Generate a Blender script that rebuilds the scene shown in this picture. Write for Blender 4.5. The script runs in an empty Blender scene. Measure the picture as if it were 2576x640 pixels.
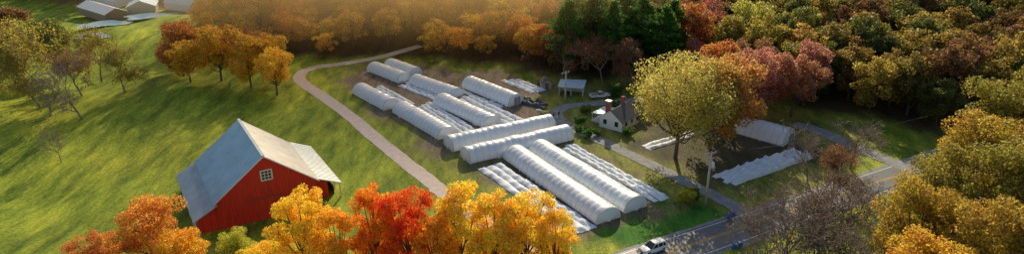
import bpy, math, random
import numpy as np
from mathutils import Vector, Matrix
R=math.radians
rng=np.random.default_rng(7); random.seed(7)
scene=bpy.context.scene
scene.view_settings.view_transform='Standard'; scene.view_settings.look='None'; scene.view_settings.exposure=0
COL=scene.collection

# ------------------------------------------------------------ materials
def newmat(name):
    m=bpy.data.materials.new(name); m.use_nodes=True
    nt=m.node_tree; nt.nodes.clear(); return m,nt
def N(nt,t,**k):
    n=nt.nodes.new(t)
    for a,b in k.items(): setattr(n,a,b)
    return n
def mat(name,col,rough=0.7,metal=0.0,var=0.15,scale=3.0,bump=0.0,bscale=20.0,trans=0.0,stretch=(1,1,1),col2=None,spec=0.4):
    m,nt=newmat(name); L=nt.links
    tc=N(nt,'ShaderNodeTexCoord'); mp=N(nt,'ShaderNodeMapping'); mp.inputs['Scale'].default_value=stretch
    L.new(tc.outputs['Object'],mp.inputs['Vector'])
    nz=N(nt,'ShaderNodeTexNoise'); nz.inputs['Scale'].default_value=scale; nz.inputs['Detail'].default_value=6; nz.inputs['Roughness'].default_value=.65
    L.new(mp.outputs[0],nz.inputs['Vector'])
    rp=N(nt,'ShaderNodeValToRGB'); rp.color_ramp.elements[0].position=.3; rp.color_ramp.elements[1].position=.7
    c2=col2 if col2 else tuple(min(1,c*(1+var)) for c in col)
    rp.color_ramp.elements[0].color=(*[c*(1-var) for c in col],1); rp.color_ramp.elements[1].color=(*c2,1)
    L.new(nz.outputs['Fac'],rp.inputs[0])
    p=N(nt,'ShaderNodeBsdfPrincipled'); p.inputs['Roughness'].default_value=rough; p.inputs['Metallic'].default_value=metal
    p.inputs['Specular IOR Level'].default_value=spec
    L.new(rp.outputs[0],p.inputs['Base Color'])
    if bump>0:
        n2=N(nt,'ShaderNodeTexNoise'); n2.inputs['Scale'].default_value=bscale; n2.inputs['Detail'].default_value=4
        L.new(mp.outputs[0],n2.inputs['Vector'])
        b=N(nt,'ShaderNodeBump'); b.inputs['Strength'].default_value=bump; b.inputs['Distance'].default_value=.1
        L.new(n2.outputs['Fac'],b.inputs['Height']); L.new(b.outputs[0],p.inputs['Normal'])
    out=N(nt,'ShaderNodeOutputMaterial')
    if trans>0:
        t=N(nt,'ShaderNodeBsdfTranslucent'); L.new(rp.outputs[0],t.inputs['Color'])
        mx=N(nt,'ShaderNodeMixShader'); mx.inputs[0].default_value=trans
        L.new(p.outputs[0],mx.inputs[1]); L.new(t.outputs[0],mx.inputs[2]); L.new(mx.outputs[0],out.inputs[0])
    else: L.new(p.outputs[0],out.inputs[0])
    return m
def leafmat():
    m,nt=newmat('leaves'); L=nt.links
    oi=N(nt,'ShaderNodeObjectInfo'); g=N(nt,'ShaderNodeNewGeometry'); tc=N(nt,'ShaderNodeTexCoord')
    nz=N(nt,'ShaderNodeTexNoise'); nz.inputs['Scale'].default_value=.45; nz.inputs['Detail'].default_value=3
    L.new(tc.outputs['Object'],nz.inputs['Vector'])
    hm=N(nt,'ShaderNodeMapRange'); hm.inputs[1].default_value=.3; hm.inputs[2].default_value=.7; hm.inputs[3].default_value=.475; hm.inputs[4].default_value=.525
    L.new(nz.outputs['Fac'],hm.inputs[0])
    vm=N(nt,'ShaderNodeMapRange'); vm.inputs[3].default_value=.6; vm.inputs[4].default_value=1.45
    L.new(g.outputs['Random Per Island'],vm.inputs[0])
    hs=N(nt,'ShaderNodeHueSaturation'); L.new(oi.outputs['Color'],hs.inputs['Color']); L.new(hm.outputs[0],hs.inputs['Hue']); L.new(vm.outputs[0],hs.inputs['Value'])
    d=N(nt,'ShaderNodeBsdfPrincipled'); d.inputs['Roughness'].default_value=.5; d.inputs['Specular IOR Level'].default_value=.4
    t=N(nt,'ShaderNodeBsdfTranslucent'); L.new(hs.outputs[0],d.inputs['Base Color']); L.new(hs.outputs[0],t.inputs['Color'])
    mx=N(nt,'ShaderNodeMixShader'); mx.inputs[0].default_value=.6
    L.new(d.outputs[0],mx.inputs[1]); L.new(t.outputs[0],mx.inputs[2])
    o=N(nt,'ShaderNodeOutputMaterial'); L.new(mx.outputs[0],o.inputs[0]); return m
LEAF=leafmat()
BARK=mat('bark',(.12,.085,.06),.9,var=.3,scale=2)
TWIG=mat('twig_bark',(.30,.23,.18),.9,var=.3,scale=2)
ASPH=mat('asphalt',(.13,.135,.145),.55,var=.25,scale=.6,bump=.1,bscale=30)
GRAV=mat('gravel',(.70,.57,.48),.95,var=.15,scale=.9,bump=.3,bscale=12)
GRAV2=mat('old_gravel',(.30,.30,.29),.9,var=.3,scale=.7,bump=.3,bscale=12)
YEL=mat('yellow_paint',(.70,.40,.05),.7,var=.2,scale=4)
WPT=mat('white_paint',(.8,.8,.78),.6,var=.08,scale=4)
FILM=mat('tunnel_film',(.93,.97,.98),.32,var=.02,scale=.8,bump=.25,bscale=2.5,trans=.12,spec=.9)
ROPE=mat('hoop_pipe',(.66,.70,.72),.6,var=.1)
FAB=mat('row_cover_fabric',(.90,.95,.98),.7,var=.02,scale=.7,bump=.8,bscale=1.6,trans=.08)
TARP=mat('dark_tarp',(.07,.08,.09),.5,var=.4,scale=.7,bump=.8,bscale=1.6)
BOARD=mat('base_board',(.22,.17,.12),.9,var=.3)
RED=mat('red_siding',(.62,.04,.018),.7,var=.28,scale=1.2,stretch=(3,3,.25),bump=.15,bscale=6)
METAL=mat('barn_metal_roof',(.40,.54,.60),.36,metal=.3,var=.16,scale=.35,bump=.05,bscale=3)
METAL1=mat('barn_metal_roof_sun_side',(.54,.51,.47),.42,metal=.25,var=.18,scale=.4,bump=.05,bscale=3)  # same roof metal; warm light on the right slope put into the colour
METAL2=mat('lean_to_metal_roof',(.45,.50,.51),.5,metal=.1,var=.16,scale=.5)
WHITE=mat('white_wood',(.78,.77,.74),.6,var=.05)
GLASS=mat('dark_glass',(.02,.025,.03),.08,var=.1,spec=.8)
DARKW=mat('weathered_wood',(.15,.11,.08),.9,var=.35,scale=2,stretch=(1,1,.2))
BRICK=mat('brick',(.26,.09,.06),.85,var=.3,scale=5)
SHING=mat('shingles',(.09,.09,.10),.85,var=.25,scale=2)
BLUER=mat('pale_roof',(.56,.74,.86),.45,var=.12,scale=.5)
POLE=mat('pole_wood',(.55,.47,.39),.9,var=.2)
GREY=mat('grey_steel',(.45,.47,.48),.5,metal=.3,var=.08)
CARW=mat('car_paint',(.82,.82,.82),.2,var=.01,spec=.6)
TYRE=mat('tyre_rubber',(.02,.02,.02),.85,var=.1)
BIN=mat('blue_plastic',(.03,.14,.34),.45,var=.08)
WATER=mat('pond_water',(.25,.45,.55),.12,var=.15,scale=.2,spec=.8)
LAMP=mat('lamp_lens',(.5,.1,.08),.2,var=.02)
SKIN=mat('skin',(.45,.27,.19),.6,var=.05); CLOTH=mat('dark_cloth',(.05,.06,.09),.8,var=.1); CLOTH2=mat('jacket_cloth',(.16,.07,.05),.8,var=.1)
BLK=mat('black_plastic',(.03,.03,.03),.7,var=.1)

# ------------------------------------------------------------ helpers
def mesh(name,v,f,mats,parent=None,mi=None,smooth=False):
    me=bpy.data.meshes.new(name); me.from_pydata([tuple(map(float,p)) for p in v],[],f)
    for m in (mats if isinstance(mats,(list,tuple)) else [mats]): me.materials.append(m)
    if mi is not None: me.polygons.foreach_set('material_index',mi)
    if smooth: me.polygons.foreach_set('use_smooth',[True]*len(me.polygons))
    me.update(); o=bpy.data.objects.new(name,me); COL.objects.link(o)
    if parent: o.parent=parent
    return o
def empty(name,loc=(0,0,0),rz=0):
    e=bpy.data.objects.new(name,None); e.location=loc; e.rotation_euler=(0,0,rz); e.empty_display_size=1; COL.objects.link(e); return e
def box(name,c,s,m,parent=None,rz=0,bev=0):
    x,y,z=[a/2 for a in s]
    v=[(i*x,j*y,k*z) for i in(-1,1) for j in(-1,1) for k in(-1,1)]
    f=[(0,1,3,2),(4,6,7,5),(0,4,5,1),(2,3,7,6),(0,2,6,4),(1,5,7,3)]
    o=mesh(name,v,f,m,parent); o.location=c; o.rotation_euler=(0,0,rz)
    if bev:
        b=o.modifiers.new('b','BEVEL'); b.width=bev; b.segments=2
    return o
def tube(name,pts,rad,m,parent=None,n=6):
    v=[];f=[]; pts=[Vector(p) for p in pts]
    for i,p in enumerate(pts):
        d=(pts[min(i+1,len(pts)-1)]-pts[max(i-1,0)]).normalized()
        u=d.orthogonal().normalized() if abs(d.z)<.9 else Vector((1,0,0)); u=(u-d*u.dot(d)).normalized(); w=d.cross(u)
        r=rad[i] if isinstance(rad,(list,tuple)) else rad
        for k in range(n):
            a=2*math.pi*k/n; v.append(p+u*math.cos(a)*r+w*math.sin(a)*r)
    for i in range(len(pts)-1):
        for k in range(n): f.append((i*n+k,i*n+(k+1)%n,(i+1)*n+(k+1)%n,(i+1)*n+k))
    f.append(tuple(range(n))[::-1]); f.append(tuple((len(pts)-1)*n+k for k in range(n)))
    return mesh(name,v,f,m,parent,smooth=True)
def slab(name,quad,th,m,parent):
    a=[Vector(p) for p in quad]; n=(a[1]-a[0]).cross(a[3]-a[0]).normalized()
    if n.z<0: n=-n
    v=[p for p in a]+[p-n*th for p in a]
    return mesh(name,v,[(0,1,2,3),(7,6,5,4),(0,4,5,1),(1,5,6,2),(2,6,7,3),(3,7,4,0)],m,parent)
def gz(x,y):
    x=np.asarray(x,float);y=np.asarray(y,float)
    w=np.clip((-62-x)/30,0,1); w=w*w*(3-2*w)
    w2=np.clip((x-80)/60,0,1)
    return w*(1.5*np.sin(x*.055+y*.03)+1.0*np.sin(y*.075-x*.02)+.28*np.sin(x*.21+y*.26)+.5)+w2*1.0*np.sin(x*.03+y*.04)
def smoothline(p,k=8):
    p=[np.array(a,float) for a in p]; p=[2*p[0]-p[1]]+p+[2*p[-1]-p[-2]]; out=[]
    for i in range(1,len(p)-2):
        for t in np.arange(k)/k:
            out.append(.5*((2*p[i])+(-p[i-1]+p[i+1])*t+(2*p[i-1]-5*p[i]+4*p[i+1]-p[i+2])*t*t+(-p[i-1]+3*p[i]-3*p[i+1]+p[i+2])*t**3))
    out.append(p[-2]); return np.array(out)
def ribbon(name,line,w,z,m,parent=None,off=0,rag=0):
    d=np.gradient(line,axis=0); d/=np.linalg.norm(d,axis=1)[:,None]; nn=np.stack([-d[:,1],d[:,0]],1)
    r1=rng.normal(0,rag,len(line)) if rag else np.zeros(len(line)); r2=rng.normal(0,rag,len(line)) if rag else r1
    a=line+nn*(off+w/2+r1)[:,None]; b=line+nn*(off-w/2+r2)[:,None]
    v=[];f=[]
    for i in range(len(line)):
        v+= [(a[i,0],a[i,1],gz(*a[i])+z),(b[i,0],b[i,1],gz(*b[i])+z)]
        if i: f.append((2*i-2,2*i-1,2*i+1,2*i))
    return mesh(name,v,f,m,parent)

# ------------------------------------------------------------ ground
def sdf(px,py,poly):
    d=np.full(px.shape,1e9); ins=np.zeros(px.shape,bool); n=len(poly)
    for i in range(n):
        ax,ay=poly[i];bx,by=poly[(i+1)%n]; ex,ey=bx-ax,by-ay
        t=np.clip(((px-ax)*ex+(py-ay)*ey)/(ex*ex+ey*ey),0,1)
        d=np.minimum(d,np.hypot(px-ax-t*ex,py-ay-t*ey))
        c=((ay>py)!=(by>py))&(px<(bx-ax)*(py-ay)/((by-ay) if by!=ay else 1e-9)+ax); ins^=c
    return np.where(ins,d,-d)
FOREST=[(-300,600),(-300,300),(-178,292),(-118,262),(-112,232),(-96,212),(-58,206),(-30,207),(-2,196),(12,186),(48,186),(62,172),(76,160),(90,152),(92,143),(112,148),(150,168),(300,240),(300,600)]  # woods outline; roadside bulge also puts shade into the ground colour
RWOOD=[(50,70),(50,88),(72,104),(110,126),(300,225),(300,40),(50,40)]
FIELD=[(-54,198),(-47,178),(-32,150),(-14,124),(-2,112),(10,96),(20,94.5),(66,120),(80,150),(60,172),(44,184),(5,186),(-25,204)]
BEDS1=[(-44,176),(-38,168),(-18,138),(-12,130),(14,146),(6,158),(8,176),(2,190),(-12,192),(-38,200),(-46,192)]
BEDS2=[(-9,126),(12,99),(19,101),(30,114),(13,139)]
YARD=[(26,132),(40,118),(68,134),(60,150),(46,158),(28,152)]
xs=np.arange(-300,301,1.6); ys=np.arange(20,601,1.6)
GX,GY=np.meshgrid(xs,ys)
wx=GX+2.2*np.sin(GY*.31+GX*.11)+1.3*np.sin(GY*.73-GX*.4); wy=GY+2.2*np.sin(GX*.29-GY*.13)+1.2*np.sin(GX*.81+GY*.3)
def blend(c,poly,col,soft):
    m=np.clip(sdf(wx,wy,poly)/soft+.5,0,1)[...,None]; return c*(1-m)+np.array(col)*m
C=np.zeros(GX.shape+(3,))+np.array((.30,.36,.03))
nz=(np.sin(GX*.05+GY*.09)+np.sin(GX*.13-GY*.07+2)+np.sin(GX*.021+3*np.sin(GY*.03)))/3
C*= (1+.32*nz)[...,None]; C[...,0]+= .08*np.clip(nz,0,1)
C=blend(C,FIELD,(.26,.26,.05),7)
C=blend(C,BEDS1,(.27,.20,.14),3)
C=blend(C,BEDS2,(.18,.15,.09),2)
C=blend(C,YARD,(.10,.09,.05),5)
C=blend(C,[(13,97),(20,94.5),(40,106),(36,112),(30,113),(24,106)],(.07,.20,.02),2)
C=blend(C,FOREST,(.09,.06,.03),8)
C=blend(C,RWOOD,(.06,.042,.025),5)
nx,ny=len(xs),len(ys)
GZ=gz(GX,GY)
V=np.stack([GX,GY,GZ],-1).reshape(-1,3)
idx=np.arange(nx*ny).reshape(ny,nx)
F=np.stack([idx[:-1,:-1],idx[:-1,1:],idx[1:,1:],idx[1:,:-1]],-1).reshape(-1,4)
gm,nt=newmat('grass_and_soil'); L=nt.links
at=N(nt,'ShaderNodeAttribute'); at.attribute_name='Col'
tc=N(nt,'ShaderNodeTexCoord')
mp=N(nt,'ShaderNodeMapping'); mp.inputs['Rotation'].default_value=(0,0,R(35)); mp.inputs['Scale'].default_value=(1,.28,1); L.new(tc.outputs['Object'],mp.inputs[0])  # stretched streaks: mowing marks plus shadow streaks put into the grass colour
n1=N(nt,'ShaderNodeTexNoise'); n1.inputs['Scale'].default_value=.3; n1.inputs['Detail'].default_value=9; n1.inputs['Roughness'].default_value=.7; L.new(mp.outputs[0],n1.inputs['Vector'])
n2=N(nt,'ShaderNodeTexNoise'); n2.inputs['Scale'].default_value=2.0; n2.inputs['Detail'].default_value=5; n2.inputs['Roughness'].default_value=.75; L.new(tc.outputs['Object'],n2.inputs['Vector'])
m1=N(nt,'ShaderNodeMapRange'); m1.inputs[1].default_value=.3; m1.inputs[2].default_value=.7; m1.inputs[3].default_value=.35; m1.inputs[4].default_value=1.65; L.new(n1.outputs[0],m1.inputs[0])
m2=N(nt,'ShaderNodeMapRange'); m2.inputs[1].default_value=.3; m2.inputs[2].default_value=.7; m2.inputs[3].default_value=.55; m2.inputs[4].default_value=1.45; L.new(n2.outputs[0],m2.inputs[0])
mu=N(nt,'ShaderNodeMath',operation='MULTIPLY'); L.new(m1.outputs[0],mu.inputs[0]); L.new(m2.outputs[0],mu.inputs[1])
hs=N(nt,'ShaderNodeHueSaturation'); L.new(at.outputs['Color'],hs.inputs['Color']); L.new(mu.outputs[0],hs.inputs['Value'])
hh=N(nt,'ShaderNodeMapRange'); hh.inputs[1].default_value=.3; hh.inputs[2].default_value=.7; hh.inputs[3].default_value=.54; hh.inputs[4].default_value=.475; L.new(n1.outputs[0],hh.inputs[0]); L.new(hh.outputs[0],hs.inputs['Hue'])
bp=N(nt,'ShaderNodeBump'); bp.inputs['Strength'].default_value=.6; bp.inputs['Distance'].default_value=.4; L.new(n2.outputs[0],bp.inputs['Height'])
pb=N(nt,'ShaderNodeBsdfPrincipled'); pb.inputs['Roughness'].default_value=.85; pb.inputs['Specular IOR Level'].default_value=.15
L.new(hs.outputs[0],pb.inputs['Base Color']); L.new(bp.outputs[0],pb.inputs['Normal'])
o_=N(nt,'ShaderNodeOutputMaterial'); L.new(pb.outputs[0],o_.inputs[0])
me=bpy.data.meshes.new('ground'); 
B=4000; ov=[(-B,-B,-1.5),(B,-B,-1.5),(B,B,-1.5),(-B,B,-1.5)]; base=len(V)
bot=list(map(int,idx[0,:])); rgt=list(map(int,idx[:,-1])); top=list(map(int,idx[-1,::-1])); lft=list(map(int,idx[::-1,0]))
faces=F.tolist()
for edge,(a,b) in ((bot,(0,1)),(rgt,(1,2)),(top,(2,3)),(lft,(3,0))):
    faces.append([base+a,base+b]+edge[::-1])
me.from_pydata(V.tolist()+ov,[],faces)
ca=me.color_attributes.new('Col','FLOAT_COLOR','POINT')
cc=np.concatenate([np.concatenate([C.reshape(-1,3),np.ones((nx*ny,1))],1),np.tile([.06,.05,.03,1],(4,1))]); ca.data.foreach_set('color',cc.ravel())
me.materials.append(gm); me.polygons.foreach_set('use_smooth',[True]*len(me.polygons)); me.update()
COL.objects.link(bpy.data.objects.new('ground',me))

# ------------------------------------------------------------ roads
rd=np.array([.876,.482]); rc=np.array([25.5,94.9])
mainline=np.array([rc+rd*s for s in np.linspace(-120,280,120)])
road=empty('road')
ribbon('shoulder',mainline,8.6,.02,GRAV2,road,rag=.12)
ribbon('asphalt_surface',mainline,7.3,.04,ASPH,road)
for n,o,w,m in (('edge_line_north',3.15,.16,WPT),('edge_line_south',-3.15,.16,WPT),('centre_line_a',.18,.16,YEL),('centre_line_b',-.18,.16,YEL)):
    ribbon(n,mainline,w,.055,m,road,off=o)
drive=[(4,93),(-11.6,113.3),(-15.1,119),(-21.9,128.9),(-30.9,142.6),(-40.5,157.6),(-51.1,172.3),(-56.9,179.9),(-60,185.9),(-60.3,192.2),(-57.3,196.2),(-51,199.4),(-40.4,207.1),(-30,220)]
ribbon('gravel_driveway',smoothline(drive),3.4,.05,GRAV,rag=.07)
d2=[(42,103.5),(40.5,108.8),(37.7,113.8),(32.1,122.1),(25.9,131.3),(18.7,141.4),(13.9,147.3),(11.1,153.6),(11,158.5),(14.2,162.4),(20.3,164),(27.6,166.1),(36,168)]
ribbon('farm_lane',smoothline(d2),3.2,.07,GRAV2,rag=.08)
ribbon('side_lane',smoothline([(66,150),(70.1,146.1),(73.1,138.8),(77,131),(80,125.5)]),4,.06,GRAV2,rag=.1)

# ------------------------------------------------------------ high tunnels
def tunnel(p0,p1,W=5.2,H=2.5,name='high_tunnel',hoop=1.5,seed=0,door=False):
    p0=np.array(p0);p1=np.array(p1); d=p1-p0; Ln=np.linalg.norm(d); rz=math.atan2(-d[0],d[1])
    e=empty(name,(p0[0],p0[1],.02),rz); r=np.random.default_rng(seed)
    nh=int(round(Ln/hoop)); sub=4; ns=nh*sub+1; na=18; v=[];f=[]
    def prof(t,s=1.0):
        a=math.pi*t; x=-math.cos(a); z=math.sin(a)**.8
        return x*(W/2)*s,z*H*s
    hw=r.normal(0,.045,nh+1); hh=r.normal(0,.04,nh+1)
    for i in range(ns):
        y=Ln*i/(ns-1); k=i/sub; ki=min(int(k),nh-1); fr=k-ki
        ox=hw[ki]*(1-fr)+hw[ki+1]*fr; oh=hh[ki]*(1-fr)+hh[ki+1]*fr
        bul=math.sin(math.pi*fr) if 0<fr<1 else 0
        for j in range(na+1):
            x,z=prof(j/na); s=1+.034*bul+r.normal(0,.005)
            v.append((x*s+ox,y,z*s*(1+oh*.5)))
    for i in range(ns-1):
        for j in range(na): f.append((i*(na+1)+j,i*(na+1)+j+1,(i+1)*(na+1)+j+1,(i+1)*(na+1)+j))
    mesh('film',v,f,FILM,e,smooth=True)
    hv=[];hf=[]
    for h in range(nh+1):
        y=Ln*h/nh; b=len(hv)
        for j in range(na+1):
            x,z=prof(j/na)
            for dy,sc in((-.04,1.006),(-.0,1.016),(.04,1.006)):
                hv.append((x*sc+hw[h],y+dy,z*sc*(1+hh[h]*.5)+.005))
        for j in range(na):
            for q in range(2): hf.append((b+j*3+q,b+j*3+q+1,b+(j+1)*3+q+1,b+(j+1)*3+q))
    mesh('hoops',hv,hf,ROPE,e)
    for nm,y,sg in(('front_wall',0,-1),('back_wall',Ln,1)):
        vv=[];ff=[]; rings=5
        for q in range(rings):
            s=1-q/(rings-1)*.999
            for j in range(na+1):
                x,z=prof(j/na); vv.append((x*s,y+sg*(.06+.5*(1-s*s)*min(1,1.2*z/H+.1)*.8),z*s))
        for q in range(rings-1):
            for j in range(na): ff.append((q*(na+1)+j,q*(na+1)+j+1,(q+1)*(na+1)+j+1,(q+1)*(na+1)+j))
        mesh(nm,vv,ff,FILM,e,smooth=True)
    if door:
        for nm,x in(('door_post_left',-.8),('door_post_right',.8)): box(nm,(x,-.55,1.05),(.12,.12,2.1),DARKW,e)
        box('door_lintel',(0,-.55,2.15),(1.8,.13,.12),DARKW,e); box('door_panel',(0,-.5,1.0),(1.5,.06,1.9),GREY,e)
    for nm,x in(('base_board_left',-W/2-.06),('base_board_right',W/2+.06)): box(nm,(x,Ln/2,.12),(.1,Ln,.24),BOARD,e)
    return e
T=[((16.6,104.7),(.4,131.9),5.4,2.6),((22.0,108.7),(5.6,135.0),5.4,2.6),((-9.6,129.9),(12.4,142.5),5.0,2.9),((-13.6,136),(8.9,148.9),5.0,2.9),
   ((-29.9,160.6),(-40.1,173),4.8,2.7),((-14.4,142.2),(-27.1,159),5.2,2.6),((-4.6,148.8),(-17.9,165),5.2,2.6),((-14.4,169),(-26.5,181),4.8,2.6),((1.0,163.3),(-11.6,178),5.2,3.0),
   ((-29.8,182),(-40.2,193),4.6,2.6),((-27.3,187.5),(-36,196.5),4.6,2.6),((60.5,139),(49,150),6.5,3.3)]
for i,t in enumerate(T): tunnel(t[0],t[1],t[2],t[3],seed=i,door=(i in(8,11)))

# ------------------------------------------------------------ row covers
def rowcovers(p0,p1,W,n,seed=0,name='row_cover',hg=.5,m=None):
    p0=np.array(p0,float);p1=np.array(p1,float); d=p1-p0; Ln=np.linalg.norm(d); rz=math.atan2(-d[0],d[1])
    r=np.random.default_rng(seed+50); v=[];f=[]; ns=int(Ln/.45); w=W/n; na=9
    for q in range(n):
        b=len(v); cx=-W/2+w*(q+.5); ph=r.uniform(0,9); l0=r.uniform(-1,.6); l1=r.uniform(-1,1)
        ln_=Ln+l1-l0
        for i in range(ns+1):
            y=l0+ln_*i/ns; ww=w*(.97+.07*math.sin(y*.9+ph)+r.normal(0,.04)); ox=.12*math.sin(y*.5+ph*2)
            hgt=hg*(1+.3*math.sin(y*2.1+ph)+r.normal(0,.18)); tap=min(1,min(i,ns-i)/2+.05)
            for j in range(na):
                t=j/(na-1)*2-1
                z=max(0,(1-abs(t)**2.2))*hgt*tap+abs(r.normal(0,.04))+.03
                v.append((cx+ox+t*ww/2+r.normal(0,.02),y,z+.004*q))
        for i in range(ns):
            for j in range(na-1): f.append((b+i*na+j,b+i*na+j+1,b+(i+1)*na+j+1,b+(i+1)*na+j))
    o=mesh(name,v,f,m or FAB,smooth=True); o.location=(p0[0],p0[1],.02); o.rotation_euler=(0,0,rz); return o
RC=[((12.3,100.9),(-4.5,127),5.6,3),((27.2,112.8),(12,137.3),3.6,3),((-26.6,163.3),(-37,177),4.6,3),((-18,167.8),(-29.8,180),4.4,3),((-9.4,144.8),(-22.3,163.8),4.4,3),
    ((1.2,150.6),(-12.6,169),5.6,3),((-3.2,162),(-14,174.8),1.7,1),((6.8,174),(-.8,184),5.2,3),((44,146.6),(28.3,135.8),3,2),((61.5,133.2),(40.6,119.9),5.2,4)]
for i,r_ in enumerate(RC): rowcovers(*r_,seed=i,hg=.75 if i==9 else .36)
rowcovers((8.5,161.5),(2.5,166.5),3.6,3,seed=31,name='tarp_pile',hg=.8,m=TARP)
rowcovers((7.5,158.8),(5.5,160),1.0,1,seed=32,name='folded_sheet',hg=.5)

# ------------------------------------------------------------ barn
barn=empty('red_barn',(-42,106,0),R(31.3))
hw=8.4;Ly=19;eh=5.4;rh=11.9
mesh('main_walls',[(-hw,0,0),(hw,0,0),(hw,0,eh),(0,0,rh-.05),(-hw,0,eh),(-hw,Ly,0),(hw,Ly,0),(hw,Ly,eh),(0,Ly,rh-.05),(-hw,Ly,eh)],
     [(0,1,2,3,4),(9,8,7,6,5),(0,4,9,5),(1,6,7,2)],RED,barn)
bat_v=[];bat_f=[]
def addbox(V_,F_,x0,x1,y0,y1,z0,z1a,z1b):
    b=len(V_); V_+= [(x0,y0,z0),(x1,y0,z0),(x1,y1,z0),(x0,y1,z0),(x0,y0,z1a),(x1,y0,z1b),(x1,y1,z1b),(x0,y1,z1a)]
    F_+= [(b,b+1,b+5,b+4),(b+1,b+2,b+6,b+5),(b+2,b+3,b+7,b+6),(b+3,b,b+4,b+7),(b+4,b+5,b+6,b+7)]
x=-hw+.3
zt=lambda q: eh+(rh-eh)*(1-abs(q)/hw)-.15
while x<hw:
    addbox(bat_v,bat_f,x,x+.05,-.03,0.0,0.05,zt(x),zt(x+.05)); x+=.42
mesh('siding_battens',bat_v,bat_f,RED,barn)
ov=.55; sl=(rh-eh)/hw
slab('roof_left',[(0,-ov,rh+.15),(-hw-.45,-ov,eh-.45*sl+.15),(-hw-.45,Ly+ov,eh-.45*sl+.15),(0,Ly+ov,rh+.15)],.14,METAL,barn)
slab('roof_right',[(0,-ov,rh+.15),(hw+.45,-ov,eh-.45*sl+.15),(hw+.45,Ly+ov,eh-.45*sl+.15),(0,Ly+ov,rh+.15)],.14,METAL1,barn)
def ribs(name,xa,za,xb,zb,y0,y1,step,m):
    V_=[];F_=[];y=y0+.15
    while y<y1-.1:
        b=len(V_)
        V_+= [(xa,y-.035,za),(xb,y-.035,zb),(xa,y,za+.07),(xb,y,zb+.07),(xa,y+.035,za),(xb,y+.035,zb)]
        F_+= [(b,b+1,b+3,b+2),(b+2,b+3,b+5,b+4)]; y+=step
    mesh(name,V_,F_,m,barn)
ribs('roof_ribs_left',0,rh+.15,-hw-.45,eh-.45*sl+.15,-ov,Ly+ov,.75,METAL)
ribs('roof_ribs_right',0,rh+.15,hw+.45,eh-.45*sl+.15,-ov,Ly+ov,.75,METAL1)
box('ridge_cap',(0,Ly/2,rh+.2),(.5,Ly+2*ov+.02,.1),METAL2,barn)
for nm,s in(('rake_trim_left',-1),('rake_trim_right',1)):
    mesh(nm,[(0,-ov-.04,rh+.17),(s*(hw+.47),-ov-.04,eh-.45*sl+.17),(s*(hw+.47),-ov-.04,eh-.45*sl-.05),(0,-ov-.04,rh-.05),
             (0,-ov+.02,rh+.17),(s*(hw+.47),-ov+.02,eh-.45*sl+.17),(s*(hw+.47),-ov+.02,eh-.45*sl-.05),(0,-ov+.02,rh-.05)],[(0,1,2,3),(7,6,5,4),(0,4,5,1),(3,2,6,7)],WHITE,barn)
def lean(side,xo,y0,y1,zt,zo):
    n='left' if side<0 else 'right'; xa=side*(hw+.02)
    slab('lean_to_roof_'+n,[(xa,y0,zt),(side*xo,y0,zo),(side*xo,y1,zo),(xa,y1,zt)],.12,METAL2,barn)
    ribs('lean_to_ribs_'+n,xa,zt,side*xo,zo,y0,y1,.75,METAL2)
    k=0
    for y in np.linspace(y0+.5,y1-.5,6):
        k+=1; box('lean_to_post_%s_%d'%(n,k),(side*(xo-.3),y,(zo-.1)/2),(.2,.2,zo-.1),WHITE,barn)
    box('lean_to_beam_'+n,(side*(xo-.3),(y0+y1)/2,zo-.13),(.14,y1-y0-.8,.2),WHITE,barn)
lean(-1,12.4,-1.0,20,5.15,3.0); lean(1,13.2,.8,20.5,5.15,3.0)
mesh('lean_to_end_left',[(-hw,0.3,0),(-hw,.3,4.9),(-11.6,.3,3.05),(-11.6,.3,0)],[(0,1,2,3)],RED,barn)
mesh('lean_to_side_left',[(-11.6,.3,0),(-11.6,.3,3.0),(-11.6,19.5,3.0),(-11.6,19.5,0)],[(0,1,2,3)],RED,barn)
mesh('lean_to_inner_right',[(12.2,3,0),(12.2,3,1.7),(12.2,19.5,1.7),(12.2,19.5,0)],[(0,1,2,3)],DARKW,barn)
mesh('lean_to_end_right',[(hw,2.5,0),(hw,2.5,4.7),(11,2.5,3.6),(11,2.5,0)],[(0,1,2,3)],RED,barn)
wz=8.3
box('window_glass',(.15,-.06,wz),(1.7,.06,1.7),GLASS,barn)
for i in range(4):
    t=-.9+i*.6; w=.2 if i in(0,3) else .1
    box('window_mullion_v%d'%i,(.15+t,-.11,wz),(w,.10,2.0),WHITE,barn)
    box('window_mullion_h%d'%i,(.15,-.115,wz+t),(1.98,.10,w),WHITE,barn)
box('barn_door',(-.3,-.05,2.0),(4.2,.08,4.0),RED,barn)
box('door_track',(-.3,-.1,4.1),(6,.1,.15),DARKW,barn)
box('gable_post',(.15,-.05,6.2),(.12,.07,2.0),DARKW,barn)

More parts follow.
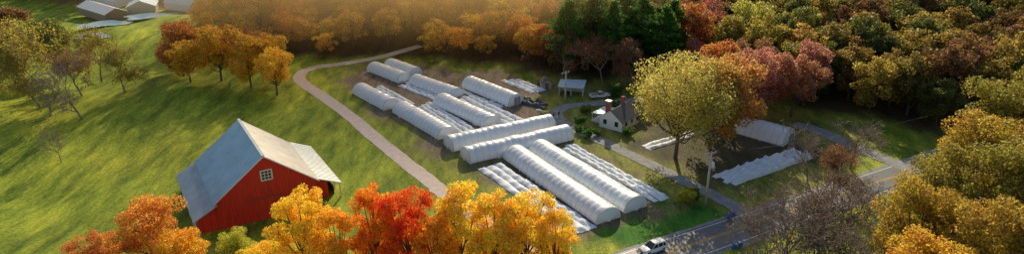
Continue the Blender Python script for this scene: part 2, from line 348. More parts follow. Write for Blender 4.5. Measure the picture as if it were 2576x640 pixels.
# ------------------------------------------------------------ house, garage, sheds
def gable(name,loc,rz,W,L_,e,r,wm,rm,wins=True,rm2=None):
    h=empty(name,loc,rz); w=W/2
    mesh('walls',[(-w,0,0),(w,0,0),(w,0,e),(0,0,r),(-w,0,e),(-w,L_,0),(w,L_,0),(w,L_,e),(0,L_,r),(-w,L_,e)],[(0,1,2,3,4),(9,8,7,6,5),(0,4,9,5),(1,6,7,2)],wm,h)
    s=(r-e)/w
    slab('roof_a',[(0,-.4,r+.12),(-w-.4,-.4,e-.4*s+.12),(-w-.4,L_+.4,e-.4*s+.12),(0,L_+.4,r+.12)],.1,rm,h)
    slab('roof_b',[(0,-.4,r+.12),(w+.4,-.4,e-.4*s+.12),(w+.4,L_+.4,e-.4*s+.12),(0,L_+.4,r+.12)],.1,rm2 or rm,h)
    if wins:
        k=0
        for x in(-w*.5,w*.5):
            k+=1; box('window_%d'%k,(x,-.04,1.6),(.9,.05,1.2),GLASS,h); box('window_frame_top_%d'%k,(x,-.05,2.27),(1.1,.09,.12),WHITE,h); box('window_frame_sill_%d'%k,(x,-.05,.93),(1.1,.11,.12),WHITE,h)
            for sx in(-.52,.52): box('window_jamb_%d'%k,(x+sx,-.05,1.6),(.1,.085,1.2),WHITE,h)
        for y in np.arange(1.8,L_-1,2.6):
            for sd in(-1,1): k+=1; box('side_window_%d'%k,(sd*(w+.03),y,1.6),(.06,.9,1.2),GLASS,h); box('side_sill_%d'%k,(sd*(w+.04),y,.95),(.1,1.1,.1),WHITE,h)
    return h
hse=gable('farm_house',(22.6,147,0),R(-38),6.0,8.5,2.4,4.6,WHITE,BLUER,rm2=SHING)
box('chimney',(-1.5,1.2,3.3),(1.1,.9,6.0),BRICK,hse); box('chimney_cap',(-1.5,1.2,6.36),(1.3,1.1,.12),GREY,hse)
box('rear_chimney',(-1.0,7,3.2),(.8,.8,5.4),BRICK,hse)
slab('porch_roof',[(-3.45,2,2.4),(-6.5,2,2.0),(-6.5,7.5,2.0),(-3.45,7.5,2.4)],.1,BLUER,hse)
for i,y in enumerate((2.2,4.8,7.3)): box('porch_post_%d'%i,(-6.3,y,.97),(.12,.12,1.9),WHITE,hse)
box('porch_floor',(-4.8,4.75,.15),(3.2,5.7,.3),WHITE,hse)
gar=empty('open_garage',(12.2,170.5,0),R(-12))
slab('roof',[(-.3,-.4,2.7),(6.6,-.4,2.9),(6.6,4.6,3.3),(-.3,4.6,3.1)],.12,BLUER,gar)
box('back_wall',(3.1,4.2,1.45),(6.2,.1,2.9),WHITE,gar); box('left_wall',(.05,2.1,1.3),(.1,4.1,2.6),WHITE,gar); box('right_wall',(6.15,2.1,1.35),(.1,4.1,2.7),WHITE,gar)
box('middle_wall',(3.1,2.1,1.3),(.1,4.0,2.6),WHITE,gar); box('lintel',(3.1,0.05,2.5),(6.1,.1,.35),WHITE,gar)
shd=gable('garden_shed',(9.3,175.5,0),R(12),2.6,2.4,2,2.9,mat('tan_wood',(.42,.33,.27),.8),SHING,wins=False)
box('door',(0,-.04,.9),(.9,.05,1.75),DARKW,shd)
def longshed(loc,rz,W,L_,e,r,rm,wm): return gable('metal_shed',loc,rz,W,L_,e,r,wm,rm,wins=False)
TANW=mat('tan_siding',(.30,.22,.17),.8)
longshed((-150,259,gz(-150,259)),R(52),8,24,3.2,5.0,WHITE,TANW)
for (x,y,rz,W_,l_,rm,wm) in ((-145,268,20,10,10,BLUER,GREY),(-134,272,-30,10,12,BLUER,GREY),(-122,268,65,9,14,BLUER,WHITE),(-108,282,80,9,18,BLUER,TANW),(-160,284,70,9,14,BLUER,WHITE),(-131,290,15,10,14,BLUER,GREY),(-149,290,-15,9,14,METAL2,GREY),(-118,296,50,9,14,METAL2,GREY)):
    longshed((x,y,float(gz(x,y))-.2),R(rz),W_,l_,3,5.2,rm,wm)
def pond(x,y,a,b,rz,z):
    v=[(0,0,0)];n=36
    for i in range(n):
        t=2*math.pi*i/n; k=1+.15*math.sin(3*t+x)+.1*math.sin(5*t); v.append((a*k*math.cos(t),b*k*math.sin(t),0))
    o=mesh('pond',v,[(0,i+1,(i+1)%n+1) for i in range(n)],WATER); o.location=(x,y,z); o.rotation_euler=(0,0,rz)
pond(-143,231,6,5,0,gz(-143,231)+.5); pond(-148,247,9,5,.4,gz(-148,247)+.7); pond(-137,258,9,5,.4,gz(-137,258)+.6); pond(-134,306,26,9,.1,1.6)

# ------------------------------------------------------------ utility poles & wires
def upole(x,y,h,rz,trans=True):
    p=empty('utility_pole',(x,y,0),rz)
    tube('shaft',[(0,0,0),(0,0,h*.5),(0,0,h)],[.27,.23,.18],POLE,p,8)
    box('crossarm',(0,.24,h-.5),(2.8,.18,.2),POLE,p)
    if h>9: box('lower_crossarm',(0,.24,h-1.5),(2.0,.16,.16),POLE,p)
    for i,xx in enumerate((-1.2,-.4,.4,1.2)): tube('insulator_%d'%i,[(xx,.24,h-.4),(xx,.24,h-.3),(xx,.24,h-.15)],[.06,.1,.05],WPT,p,6)
    if trans:
        tube('transformer',[(.52,-.1,h-3.3),(.52,-.1,h-3.25),(.52,-.1,h-2.25),(.52,-.1,h-2.1)],[.22,.34,.34,.2],WPT,p,12)
        tube('bushing',[(.52,-.1,h-2.1),(.52,-.1,h-1.85)],[.06,.04],WPT,p,6)
    return p
upole(35.1,111,10.4,R(28)); upole(13.6,166.5,8,R(40),False); upole(103,146,7,R(28),False)
wr=empty('power_lines')
def wire(a,b,sag):
    a=Vector(a);b=Vector(b)
    tube('span',[a.lerp(b,t)-Vector((0,0,4*sag*t*(1-t))) for t in np.linspace(0,1,14)],.012,BLK,wr,3)
for dx in(-1.1,0,1.1):
    wire((35.1+dx*.88,111+dx*.47,10.1),(103+dx*.88,146+dx*.47,6.7),1.6)
    wire((35.1+dx*.88,111+dx*.47,10.1),(13.6+dx*.7,166.5+dx*.6,7.7),1.2)
wire((35.1,111,8),(23.5,149,4.2),.9)
box('marker_post',(23.7,138.1,.6),(.14,.14,1.2),WPT)

# ------------------------------------------------------------ vehicles
def loft(name,st,m,parent):
    v=[];f=[]; n=len(st[0][1])
    for x,pr in st:
        for y,z in pr: v.append((x,y,z))
        for y,z in reversed(pr): v.append((x,-y,z))
    n2=2*n
    for i in range(len(st)-1):
        for k in range(n2): f.append((i*n2+k,i*n2+(k+1)%n2,(i+1)*n2+(k+1)%n2,(i+1)*n2+k))
    f.append(tuple(range(n2))[::-1]); f.append(tuple((len(st)-1)*n2+k for k in range(n2)))
    o=mesh(name,v,f,m,parent); b=o.modifiers.new('b','BEVEL'); b.width=.05; b.segments=2; return o
def wheel(name,x,y,parent,r=.36):
    e=[];n=20
    for q,(rr,yy) in enumerate(((r*.6,-.11),(r*.95,-.12),(r,-.08),(r,.08),(r*.95,.12),(r*.6,.11))):
        for k in range(n): e.append((x+rr*math.cos(2*math.pi*k/n),y+yy,r+rr*math.sin(2*math.pi*k/n)))
    f=[(q*n+k,q*n+(k+1)%n,(q+1)*n+(k+1)%n,(q+1)*n+k) for q in range(5) for k in range(n)]
    mesh(name+'_tyre',e,f,TYRE,parent)
    s=1 if y>0 else -1
    v=[(x,y+s*.1,r)]+[(x+(r*.62 if k%2 else r*.55)*math.cos(2*math.pi*k/20),y+s*.09,r+(r*.62 if k%2 else r*.55)*math.sin(2*math.pi*k/20)) for k in range(20)]
    mesh(name+'_rim',v,[(0,k+1,(k+1)%20+1) for k in range(20)],GREY,parent)
def suv(loc,rz):
    c=empty('white_suv',loc,rz)
    def P(w,zb,zt,s=.04): return [(w-.06,zb),(w,zb+.15),(w,(zb+zt)/2),(w-s,zt-.06),(w-s-.1,zt)]
    loft('body',[(-2.35,P(.80,.45,.95)),(-2.2,P(.90,.32,1.05)),(-1.3,P(.95,.28,1.08)),(0,P(.95,.26,1.06)),(.9,P(.95,.28,1.05)),(1.6,P(.93,.3,1.0)),(2.15,P(.88,.32,.9)),(2.35,P(.76,.38,.78))],CARW,c)
    loft('windows',[(-2.12,[(.84,1.0),(.83,1.06),(.80,1.08)]),(-1.75,[(.87,1.0),(.75,1.55),(.65,1.6)]),(-.6,[(.88,1.0),(.76,1.62),(.66,1.66)]),(.25,[(.88,1.0),(.74,1.58),(.64,1.62)]),(1.1,[(.86,.98),(.83,1.05),(.8,1.07)])],GLASS,c)
    loft('roof_panel',[(-1.95,[(.70,1.56),(.68,1.62),(.5,1.66)]),(-.7,[(.74,1.63),(.72,1.69),(.5,1.74)]),(.15,[(.72,1.6),(.69,1.66),(.5,1.70)])],CARW,c)
    for s,nn in((1,'left'),(-1,'right')):
        for k,(x0,x1,z1) in enumerate(((.92,.22,1.62),(-.35,-.38,1.66),(-1.3,-1.32,1.63),(-2.0,-1.8,1.58))):
            tube('pillar_%s_%d'%(nn,k),[(x0,s*.88,1.03),(x1,s*.755,z1)],.045,CARW,c,6)
        tube('roof_rail_'+nn,[(-1.7,s*.62,1.72),(-.7,s*.64,1.8),(.0,s*.62,1.75)],.025,GREY,c,5)
        box('mirror_'+nn,(.75,s*1.04,1.1),(.16,.2,.15),CARW,c,bev=.04)
        box('headlight_'+nn,(2.24,s*.64,.76),(.2,.32,.14),GLASS,c,bev=.03)
        box('taillight_'+nn,(-2.3,s*.72,.92),(.12,.2,.2),LAMP,c,bev=.03)
        wheel('front_'+nn,1.45,s*.86,c); wheel('rear_'+nn,-1.42,s*.86,c)
    box('grille',(2.33,0,.6),(.08,.9,.22),BLK,c,bev=.02)
    return c
suv((22.5,95.0,.06),math.atan2(-.482,-.876))
def pickup(loc,rz):
    c=empty('pickup_truck',loc,rz)
    def P(w,zb,zt): return [(w-.05,zb),(w,zb+.15),(w,(zb+zt)/2),(w,zt-.06),(w-.1,zt)]
    loft('front_body',[(-.55,P(.93,.4,1.05)),(.9,P(.93,.4,1.08)),(2.2,P(.9,.42,1.05)),(2.6,P(.8,.45,.9))],CARW,c)
    loft('windows',[(-.55,[(.84,1.0),(.72,1.65),(.6,1.7)]),(.35,[(.84,1.0),(.72,1.65),(.6,1.7)]),(1.0,[(.84,1.0),(.82,1.06),(.8,1.08)])],GLASS,c)
    box('cab_roof',(-.1,0,1.74),(1.1,1.4,.09),CARW,c,bev=.03)
    for s in(-1,1):
        box('bed_side',(-1.65,s*.88,.85),(2.1,.1,.6),CARW,c); wheel('f%d'%s,1.65,s*.85,c,.38); wheel('r%d'%s,-1.6,s*.85,c,.38)
    box('tailgate',(-2.68,0,.85),(.08,1.7,.6),CARW,c); box('bed_floor',(-1.65,0,.6),(2.1,1.66,.1),BLK,c)
    for i in range(5): box('crate_%d'%i,(-2.2+.28*i,-.4+.35*(i%3),.85),(.5,.45,.42),[BIN,DARKW,GREY][i%3],c,rz=.2*i)
    return c
pickup((22.8,168.8,0.02),R(15))
def bin_(x,y,rz):
    c=empty('wheelie_bin',(x,y,.03),rz)
    v=[(-.25,-.28,.08),(.25,-.28,.08),(.25,.28,.08),(-.25,.28,.08),(-.32,-.36,1.0),(.32,-.36,1.0),(.32,.36,1.0),(-.32,.36,1.0)]
    mesh('body',v,[(3,2,1,0),(0,1,5,4),(1,2,6,5),(2,3,7,6),(3,0,4,7),(4,5,6,7)],BIN,c)
    box('lid',(0,0,1.05),(.7,.8,.09),BIN,c,bev=.03); tube('handle',[(-.3,.45,.98),(.3,.45,.98)],.03,BLK,c)
    for s in(-1,1): tube('wheel_%d'%s,[(s*.3-.04,.3,.12),(s*.3+.04,.3,.12)],.12,TYRE,c,12)
bin_(37.6,105.4,.4); bin_(38.5,106,.7); bin_(35.8,95.6,.4); bin_(36.7,96.1,.1)

# ------------------------------------------------------------ people
def person(x,y,rz,top,h=1.74,lean=0.0):
    e=empty('person',(x,y,.08),rz); s=h/1.74
    def sk(name,vs,es,rad,m):
        me=bpy.data.meshes.new(name); me.from_pydata([(a*s,b*s,c*s) for a,b,c in vs],es,[]); me.materials.append(m)
        o=bpy.data.objects.new(name,me); COL.objects.link(o); o.parent=e
        md=o.modifiers.new('skin','SKIN'); md.use_smooth_shade=True
        for i,r_ in enumerate(rad): me.skin_vertices[0].data[i].radius=(r_*s,r_*s)
        me.skin_vertices[0].data[0].use_root=True
        ss=o.modifiers.new('s','SUBSURF'); ss.levels=1; ss.render_levels=1
    l=lean
    sk('trousers',[(0,0,.93),(.10,0,.88),(.12,.12,.5),(.12,.02,.09),(-.10,0,.88),(-.11,-.08,.5),(-.11,-.22,.09)],[(0,1),(1,2),(2,3),(0,4),(4,5),(5,6)],[.13,.09,.065,.045,.09,.065,.045],CLOTH)
    sk('torso_and_arms',[(0,0,.95),(0,l*.3,1.2),(0,l*.6,1.40),(.19,l*.6,1.40),(.25,.03+l*.5,1.12),(.24,.2+l*.5,.92),(-.19,l*.6,1.40),(-.25,-.05+l*.5,1.12),(-.24,.1+l*.5,.9)],[(0,1),(1,2),(2,3),(3,4),(4,5),(2,6),(6,7),(7,8)],[.13,.13,.11,.06,.045,.035,.06,.045,.035],top)
    sk('head',[(0,l*.62,1.42),(0,.01+l*.65,1.52),(0,.02+l*.7,1.62),(0,.02+l*.7,1.69)],[(0,1),(1,2),(2,3)],[.05,.055,.095,.07],SKIN)
    sk('hair',[(0,-.015+l*.7,1.67),(0,0+l*.7,1.72)],[(0,1)],[.09,.06],BLK)
    for sx in(1,-1): 
        sk('shoe',[(sx*.115,(.02 if sx>0 else -.22)-.05,.045),(sx*.115,(.02 if sx>0 else -.22)+.17,.035)],[(0,1)],[.045,.035],BLK)
        hx=sx*.24; hy=(.2 if sx>0 else .1)+l*.5; hz=.92 if sx>0 else .9
        sk('palm',[(hx,hy,hz),(hx,hy+.03,hz-.07)],[(0,1)],[.03,.035],SKIN)
        for q in range(4): sk('finger_%d'%q,[(hx,hy+.01+.018*q,hz-.08),(hx-.01*sx,hy+.015+.018*q,hz-.12),(hx-.03*sx,hy+.015+.018*q,hz-.15+.006*abs(q-1.5))],[(0,1),(1,2)],[.009,.008,.007],SKIN)
        sk('thumb',[(hx-.02*sx,hy+.05,hz-.03),(hx-.03*sx,hy+.08,hz-.07)],[(0,1)],[.01,.008],SKIN)
person(9.9,153.6,R(200),CLOTH2); person(11.2,154.5,R(30),CLOTH); person(.9,149.6,R(120),CLOTH,lean=.25)

# ------------------------------------------------------------ trees
def segs_to_mesh(S,n=5):
    V_=[];F_=[]
    for a,b,ra,rb in S:
        a=np.array(a);b=np.array(b); d=b-a; d=d/(np.linalg.norm(d)+1e-9)
        u=np.cross(d,[0,0,1.]) if abs(d[2])<.95 else np.cross(d,[1.,0,0]); u/=np.linalg.norm(u); w=np.cross(d,u); o=len(V_)
        for p,r_ in((a,ra),(b,rb)):
            for k in range(n):
                t=2*math.pi*k/n; V_.append(p+(u*math.cos(t)+w*math.sin(t))*r_)
        for k in range(n): F_.append((o+k,o+(k+1)%n,o+n+(k+1)%n,o+n+k))
    return V_,F_
def grow(r,p,d,l,rad,depth,S,tips,spread=.6,up=.12,kids=(2,4)):
    pieces=2 if depth>0 else 1; q=np.array(p,float); dd=np.array(d,float)
    for i in range(pieces):
        dd=dd+r.normal(0,.13,3)+np.array([0,0,up]); dd/=np.linalg.norm(dd)
        e=q+dd*l/pieces; S.append((q,e,rad*(1-i*.25/pieces*1.2),rad*(1-(i+1)*.3/pieces*1.2))); 
        if depth>0 and i==0 and r.random()<.7:
            n2=r.normal(0,1,3); n2-=n2.dot(dd)*dd; n2/=np.linalg.norm(n2)
            grow(r,e,dd*(1-spread*.7)+n2*spread,l*.6,rad*.5,depth-1,S,tips,spread,up,kids)
        q=e
    if depth==0: tips.append(q); return
    for k in range(r.integers(kids[0],kids[1])):
        n2=r.normal(0,1,3); n2-=n2.dot(dd)*dd; n2/=np.linalg.norm(n2)
        nd=dd*(1-spread*.55)+n2*spread*r.uniform(.6,1.1); nd/=np.linalg.norm(nd)
        grow(r,q,nd,l*r.uniform(.62,.85),rad*.62,depth-1,S,tips,spread,up,kids)
def leafquads(P_,Nrm,size,r,jit=.9):
    n=len(P_); nn=Nrm+r.normal(0,jit,(n,3)); nn/=np.linalg.norm(nn,axis=1)[:,None]
    t=r.normal(0,1,(n,3)); u=np.cross(nn,t); u/=np.linalg.norm(u,axis=1)[:,None]; w=np.cross(nn,u)
    s=(size*r.uniform(.6,1.35,n))[:,None]
    q=np.stack([P_-u*s*.5,P_+w*s*.33,P_+u*s*.5+nn*s*.12,P_-w*s*.33],1)
    return q.reshape(-1,3)
def build(name,wood,nside,Q):
    V1,F1=segs_to_mesh(wood,nside); V1=np.array(V1); b=len(V1)
    nq=len(Q)//4; me=bpy.data.meshes.new(name)
    verts=np.concatenate([V1,Q]) if nq else V1
    F2=(np.arange(nq*4).reshape(-1,4)+b)
    allf=np.concatenate([np.array(F1,int).reshape(-1,4),F2]) if nq else np.array(F1,int)
    me.vertices.add(len(verts)); me.vertices.foreach_set('co',verts.astype(np.float32).ravel())
    me.loops.add(allf.size); me.loops.foreach_set('vertex_index',allf.astype(np.int32).ravel())
    me.polygons.add(len(allf)); me.polygons.foreach_set('loop_start',(np.arange(len(allf))*4).astype(np.int32))
    mi=np.zeros(len(allf),np.int32); mi[:len(F1)]=1
    me.materials.append(LEAF); me.materials.append(BARK); me.polygons.foreach_set('material_index',mi)
    me.update(calc_edges=True); me.validate(); return me
def crown_tree(name,seed,H=15,Rr=6,zb=3.5,nl=14,nleaf=9000,leaf=.45,shape='round'):
    r=np.random.default_rng(seed); S=[]; subs=[]
    zc=(zb+H)/2; hz=(H-zb)/2
    for k in range(nl):
        zz=zc+hz*(-.75+1.5*(k+.5)/nl)+r.normal(0,.04*H); f=max(0,1-((zz-zc)/hz)**2)**.5
        if shape=='oval': f*=.9
        a=k*2.4+r.normal(0,.35); rad=Rr*f*r.uniform(.35,.75); c=np.array([rad*math.cos(a),rad*math.sin(a),zz]); lr=Rr*r.uniform(.30,.46)*(1.0 if shape=='round' else .8)
        if c[2]+lr>H: c[2]=H-lr*.9
        st=np.array([0,0,zb*.6+(zz-zb)*.35 if zz>zb else zb*.7]); mid=(st+c)/2+np.array([0,0,-.05*H]); S.append((st,mid,.022*H*.5,.014*H*.5)); S.append((mid,c,.014*H*.5,.005*H*.5))
        for q in range(7):
            d=r.normal(0,1,3); d/=np.linalg.norm(d); d[2]=d[2]*.8+.15
            sc=c+d*lr*r.uniform(.55,.95)*np.array([1,1,.85]); sr=lr*r.uniform(.35,.6); subs.append((sc,sr)); S.append((c,sc,.05,.02))
    for q in range(4):
        sc=np.array([r.normal(0,Rr*.15),r.normal(0,Rr*.15),H-r.uniform(.3,1.5)]); subs.append((sc,Rr*r.uniform(.14,.22)))
    S.append(((0,0,-.3),(0,0,zb),.02*H,.015*H)); S.append(((0,0,zb),(.2,.1,zc),.015*H,.008*H)); S.append(((.2,.1,zc),(0,0,H*.85),.008*H,.002*H))
    w=np.array([s[1]**2 for s in subs]); w/=w.sum(); ch=r.choice(len(subs),nleaf,p=w)
    cen=np.array([s[0] for s in subs])[ch]; rr=np.array([s[1] for s in subs])[ch]
    d=r.normal(0,1,(nleaf,3)); d/=np.linalg.norm(d,axis=1)[:,None]
    P_=cen+d*(rr*(.55+.55*r.random(nleaf)**.7))[:,None]*np.array([1,1,.9]); P_[:,2]=np.maximum(P_[:,2],.3)
    return build(name,S,5,leafquads(P_,d,leaf,r))
def bare_tree(name,seed,H=11,leafn=0,leaf=.3,depth=6,spread=.62,up=.12,multi=1,l0=.26,thin=.022):
    r=np.random.default_rng(seed); S=[];tips=[]
    for m_ in range(multi):
        d=np.array([r.normal(0,.12),r.normal(0,.12),1]) if multi==1 else np.array([r.normal(0,.4),r.normal(0,.4),1])
        grow(r,(r.normal(0,.2)*(multi>1),r.normal(0,.2)*(multi>1),-.2),d/np.linalg.norm(d),H*l0,H*.018,depth,S,tips,spread,up,(2,4))
    S=[(a,b,max(ra,thin),max(rb,thin*.65)) for a,b,ra,rb in S]
    z=max(s[1][2] for s in S); k=H/z
    S=[(np.array(a)*k,np.array(b)*k,ra,rb) for a,b,ra,rb in S]; tp=np.array(tips)*k
    Q=np.zeros((0,3))
    if leafn:
        ch=r.integers(0,len(tp),leafn); P_=tp[ch]+r.normal(0,.45,(leafn,3)); Q=leafquads(P_,r.normal(0,1,(leafn,3)),leaf,r)
    me=build(name,S,3,Q); me.materials[1]=TWIG; return me
def pine_tree(name,seed,H=22,Rr=5.5,nleaf=11000,leaf=.5):
    r=np.random.default_rng(seed); S=[((0,0,-.3),(0,0,H*.5),.38,.28),((0,0,H*.5),(0,0,H),.28,.05)]; subs=[]
    z=H*.28
    while z<H*.98:
        t=(z-H*.28)/(H*.7); rad=Rr*(math.sin(math.pi*min(1,t*.85+.22))**.7)*r.uniform(.8,1.1); nb=5 if t<.8 else 3
        for k in range(nb):
            a=r.uniform(0,6.28); L_=rad*r.uniform(.6,1.05); tip=np.array([L_*math.cos(a),L_*math.sin(a),z+L_*.12]); S.append(((0,0,z),tip,.08,.02))
            for q in(.55,.8,1.0): subs.append((tip*[q,q,1]+r.normal(0,.25,3),.85*r.uniform(.7,1.25)))
        z+=H*.045
    w=np.array([s[1]**2 for s in subs]); w/=w.sum(); ch=r.choice(len(subs),nleaf,p=w)
    cen=np.array([s[0] for s in subs])[ch]; rr=np.array([s[1] for s in subs])[ch]; d=r.normal(0,1,(nleaf,3)); d/=np.linalg.norm(d,axis=1)[:,None]
    P_=cen+d*(rr*r.uniform(.4,1.1,nleaf))[:,None]*np.array([1.1,1.1,.5]); return build(name,S,5,leafquads(P_,d,leaf,r))
AR={}
for i in range(3): AR['near%d'%i]=(crown_tree('broadleaf_near',10+i,15,6,2.2,18,28000,.28),15)
for i in range(3): AR['oval%d'%i]=(crown_tree('broadleaf_oval',20+i,15,5.2,1.6,22,26000,.25,shape='oval'),15)
for i in range(3): AR['mid%d'%i]=(crown_tree('broadleaf_mid',30+i,16,6.6,3.5,15,11000,.46),16)
for i in range(4): AR['far%d'%i]=(crown_tree('broadleaf_far',40+i,16,6.8,3,13,6500,.62),16)
for i in range(3): AR['airy%d'%i]=(crown_tree('broadleaf_airy',46+i,16,6.8,3,13,4200,.55),16)
AR['big']=(crown_tree('broadleaf_big',55,21,10.5,5,26,26000,.36),21)
for i in range(2): AR['pine%d'%i]=(pine_tree('pine',60+i),22)
for i in range(3): AR['bare%d'%i]=(bare_tree('bare',70+i,11,0),11)
for i in range(2): AR['sparse%d'%i]=(bare_tree('sparse',80+i,15,5500,.34),15)
for i in range(2): AR['brush%d'%i]=(bare_tree('brush',90+i,9,500,.2,depth=5,multi=4,spread=.7,thin=.026),9)
AR['bush0']=(crown_tree('bush',99,2.4,1.6,.3,9,2500,.22),2.4)
def plant(name,arch,x,y,h,col,parent=None,wd=1.0):
    me,H=AR[arch]; o=bpy.data.objects.new(name,me); COL.objects.link(o); s=h/H
    o.location=(x,y,float(gz(x,y))); o.scale=(s*wd,s*wd,s); o.rotation_euler=(random.gauss(0,.02),random.gauss(0,.02),random.uniform(0,6.28)); o.color=(*col,1)
    if parent: o.parent=parent
    return o
GOLD=(.80,.52,.06);YELL=(.98,.74,.08);ORNG=(.88,.40,.035);REDD=(.86,.17,.025);RUST=(.64,.28,.07);OLIV=(.44,.36,.06);OLG=(.24,.26,.045);GRN=(.09,.22,.03);PINK=(.60,.28,.18);BRN=(.30,.16,.06);YG=(.60,.58,.06)
fg=[(-53.5,88,12.7,(.84,.42,.07),'near0',1.1),(-60,85.5,9,(.74,.34,.08),'near1',1.1),(-47.5,86,9,(.92,.56,.05),'near2',1.1),(-41,89,7.0,YG,'near1',1.3),(-36.5,86,6.5,YELL,'near0',1.2),
 (-31,88,14.6,(.98,.70,.06),'oval0',1.05),(-25.5,86,12.4,(.94,.56,.05),'oval1',1),(-20.5,88.5,14.6,(.92,.38,.03),'oval2',1.05),(-15.2,87,14.9,REDD,'oval0',1),(-11,84.5,12.6,(.94,.5,.04),'oval2',1),
 (-7.6,88,15.2,YELL,'oval1',1.1),(-2.6,86.5,14.6,(.98,.72,.08),'oval2',1.1),(2.2,87.5,14.4,YELL,'oval0',1.05),(6.4,85.5,12.7,(.96,.70,.08),'oval1',1)]
for x,y,h,c,a,w in fg: plant('autumn_tree',a,x,y,h,c,wd=w)
L_=[('oak_tree','sparse0',-124,169,23,OLIV,1.0),('oak_tree','sparse1',-136,172,20,OLIV,1.1),('oak_tree','mid1',-147,185,18,OLG,1),('oak_tree','sparse1',-131,158,17,OLIV,1.1),('oak_tree','sparse0',-116,186,16,OLIV,1),
 ('oak_tree','sparse1',-118,162,18,OLIV,1.0),('oak_tree','sparse0',-131,165,21,OLIV,1.0),('oak_tree','sparse0',-112,170,14,BRN,1.1),('bare_tree','bare2',-112,156,13,OLIV,1.1),
 ('oak_tree','sparse1',-101.9,172.3,14,OLIV,1.1),('bare_tree','bare0',-102.6,153.6,16,OLIV,1),('bare_tree','bare1',-94.7,131.9,9,OLIV,.7),('oak_tree','mid0',-134,195,17,OLG,1),('oak_tree','mid1',-150,205,17,BRN,1),
 ('maple_tree','mid1',-91,183,14.5,RUST,1.1),('maple_tree','mid0',-86,176,11.5,GOLD,1.1),('maple_tree','mid2',-79,179,15,(.76,.47,.05),1.1),('maple_tree','mid1',-70,176,14,GOLD,1.05),('maple_tree','mid0',-61.5,171,12.5,(.95,.65,.08),1.05),('maple_tree','mid2',-95,193,14,RUST,1),('maple_tree','sparse0',-76,187,14,RUST,1.1),('maple_tree','mid2',-66,182,13,GOLD,1),
 ('oak_tree','big',34,131,21.5,(.62,.53,.12),1.12),('oak_tree','mid1',42.5,136,19.5,(.60,.34,.07),1.0),('maple_tree','mid0',48.5,141,19,(.62,.33,.09),1.0),
 ('maple_tree','mid2',58,153,17,PINK,1),('maple_tree','mid0',67,155,15.5,(.50,.24,.12),1),('maple_tree','mid1',50,160,17,RUST,1),('maple_tree','mid1',73,163,16,PINK,1),('oak_tree','mid2',61,166,16,BRN,1),
 ('oak_tree','mid0',73,204,18,(.56,.52,.10),1.1),('bare_tree','sparse0',25,180,14,(.36,.16,.07),1.2),('bare_tree','sparse1',33,178,13,(.34,.16,.07),1.2),('bare_tree','sparse1',14,186,13,BRN,1.1),
 ('maple_tree','sparse0',57,208,17,(.50,.18,.12),1.2),('maple_tree','sparse1',64,214,17,(.48,.17,.11),1.2),
 ('bare_tree','bare2',57,119.5,13,BRN,1),('bare_tree','bare0',63,122.5,13,BRN,1.1),('bare_tree','sparse1',60,115,10,(.3,.14,.06),1),('bare_tree','bare1',68,126,12,BRN,1.1),
 ('bare_tree','brush0',43.5,94.5,12,BRN,1.25),('bare_tree','brush1',49.5,96.5,12,BRN,1.25),('bare_tree','brush1',38.5,90,9.5,BRN,1.2),('bare_tree','brush0',46,88,10,BRN,1.3),('bare_tree','brush0',55,100.5,12,BRN,1.2),('bare_tree','brush1',47,90,11,BRN,1.2)]
for n_,a,x,y,h,c,w in L_: plant(n_,a,x,y,h,c,wd=w)
for x,y,h,a in((15.5,188,22,'pine0'),(22,193,23,'pine1'),(29,189,22,'pine0'),(37,193,22,'pine1'),(43,190,20,'pine0'),(33,200,23,'pine1'),(19,202,23,'pine0'),(47,198,20,'pine1'),(25,201,23,'pine1')):
    plant('pine_tree',a,x,y,h,GRN,wd=1.15)
OG=(.52,.36,.05); OG2=(.36,.30,.05)
rw=[(57,84,17,OG),(66,94,18.5,OG2),(78,105,20,OG),(90,116,21,OG2),(103,125,21,OG2),(62,77,19,OG),(75,89,21,OG2),(88,100,21,OG),(100,110,22,OG2),(53,74,15,GOLD),(69,71,19,OG2),(82,84,20,OG),(95,95,20,OG2),(118,132,20,OLIV),(112,118,20,OG)]
for i,(x,y,h,c) in enumerate(rw): plant('roadside_tree','near%d'%(i%3),x,y,h,c,wd=1.05)
for x,y,h,c in((32,111.8,2.6,YG),(33.5,113,1.8,GRN),(17,142.5,2,GRN),(15.5,145,1.8,GRN),(19,143.2,1.6,GRN),(26,143.5,2,GRN),(16,150,2.2,GRN),(18,157,2.2,OLG),(30,152,2.6,GRN),(25,160,2.6,GRN),(27,170,3,GRN),(8,179,2.4,OLG)):
    plant('shrub','bush0',x,y,h,c,wd=1.2)
forest=empty('distant_forest'); cnt=0
pal_c=[(.95,.62,.07),(.92,.50,.05),(.84,.40,.06),(.98,.70,.10),(.9,.55,.08)]; pal_r=[(.32,.25,.05),(.30,.20,.045),(.17,.18,.035),(.36,.26,.05),(.42,.32,.06),(.14,.15,.03),(.26,.14,.05),(.44,.28,.06)]; pal_m=[RUST,PINK,BRN,(.36,.3,.06),OLIV,OLG,GRN]  # pal_c brightened to put the backlit sun glow into centre leaf colours
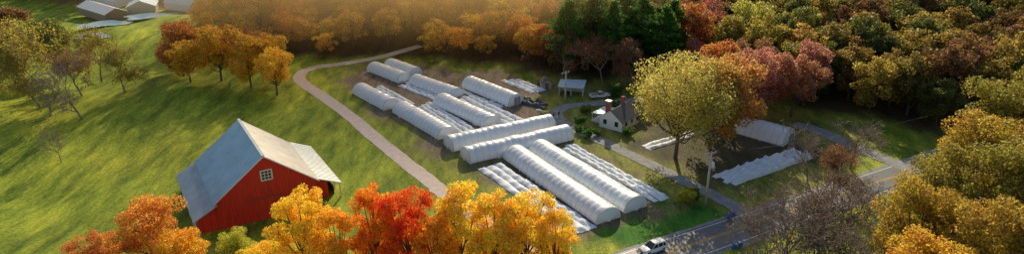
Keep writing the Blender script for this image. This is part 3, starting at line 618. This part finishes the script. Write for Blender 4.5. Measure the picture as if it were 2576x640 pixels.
for gx in np.arange(-290,292,8.6):
    for gy in np.arange(140,470,8.6):
        x=gx+random.uniform(-2.8,2.8); y=gy+random.uniform(-2.8,2.8)
        s=float(sdf(np.array([x]),np.array([y]),FOREST)[0])
        if s<2.5: continue
        if y>300 and random.random()<.25: continue
        if abs(x)>y*.95+30: continue
        if -170<x<-104 and y<312: continue
        if min((x-a)**2+(y-b)**2 for a,b in((73,204),(15.5,188),(22,193),(29,189),(37,193),(43,190),(33,200),(57,208),(64,214)))<40: continue
        if min((x-a)**2+(y-b)**2 for a,b in((-40.4,207.1),(-36,212),(-30,220)))<16: continue
        pal=pal_c if x<8 else (pal_m if x<72 else pal_r)
        c=random.choice(pal); k=random.uniform(.8,1.2) if x>=8 else random.uniform(.85,1.02); c=tuple(q*k for q in c)
        a='far%d'%random.randrange(4)
        if x<8: a='airy%d'%random.randrange(3)
        if 8<x<80 and random.random()<.08: a='pine%d'%random.randrange(2); c=GRN
        h=random.uniform(12.5,18.5)*(.8 if s<8 else 1)
        if -75<x<12: h*=min(1,.6+.4*s/40)
        plant('forest_tree',a,x,y,h,c,parent=forest,wd=1.0 if h>10 else 1.2); cnt+=1
print('forest',cnt)

# ------------------------------------------------------------ light
AZ=R(7); EL=R(26)
S=Vector((math.sin(AZ)*math.cos(EL),math.cos(AZ)*math.cos(EL),math.sin(EL)))
ld=bpy.data.lights.new('sun','SUN'); ld.energy=5; ld.angle=R(.5); ld.color=(1,.84,.58)
lo=bpy.data.objects.new('sun',ld); lo.rotation_euler=S.to_track_quat('Z','Y').to_euler(); COL.objects.link(lo)
w=bpy.data.worlds.new('World'); scene.world=w; w.use_nodes=True; nt=w.node_tree
bg=nt.nodes['Background']; sk=nt.nodes.new('ShaderNodeTexSky'); sk.sky_type='NISHITA'; sk.sun_disc=False; sk.sun_elevation=EL; sk.sun_rotation=AZ
nt.links.new(sk.outputs[0],bg.inputs[0]); bg.inputs[1].default_value=.12

# haze volume added over the woods, its amber colour standing for the sun glow
vm,nt=newmat('glow_mist'); L=nt.links
tc=N(nt,'ShaderNodeTexCoord'); gr=N(nt,'ShaderNodeTexGradient',gradient_type='SPHERICAL'); L.new(tc.outputs['Object'],gr.inputs[0])
ms=N(nt,'ShaderNodeMapRange',interpolation_type='SMOOTHSTEP'); L.new(gr.outputs['Fac'],ms.inputs[0]); ms.inputs[1].default_value=0; ms.inputs[2].default_value=.85; ms.inputs[3].default_value=0; ms.inputs[4].default_value=.028
vs=N(nt,'ShaderNodeVolumeScatter'); vs.inputs['Color'].default_value=(1,.72,.32,1); vs.inputs['Anisotropy'].default_value=.6; L.new(ms.outputs[0],vs.inputs['Density'])
va=N(nt,'ShaderNodeVolumeAbsorption'); va.inputs['Color'].default_value=(1,.72,.32,1); L.new(ms.outputs[0],va.inputs['Density'])
ad=N(nt,'ShaderNodeAddShader'); L.new(vs.outputs[0],ad.inputs[0]); L.new(va.outputs[0],ad.inputs[1])
o_=N(nt,'ShaderNodeOutputMaterial'); L.new(ad.outputs[0],o_.inputs['Volume'])
v=[(i,j,k) for i in(-1,1) for j in(-1,1) for k in(-1,1)]
f=[(0,1,3,2),(4,6,7,5),(0,4,5,1),(2,3,7,6),(0,2,6,4),(1,5,7,3)]
mo=mesh('mist',v,f,vm); mo.location=(-42,236,26); mo.scale=(115,84,28)

# ------------------------------------------------------------ camera
cd=bpy.data.cameras.new('camera'); cd.sensor_width=36; cd.lens=24.3; cd.clip_end=9000; cd.clip_start=.5
co=bpy.data.objects.new('camera',cd); co.location=(0,0,60); co.rotation_euler=(R(68),0,0); COL.objects.link(co); scene.camera=co
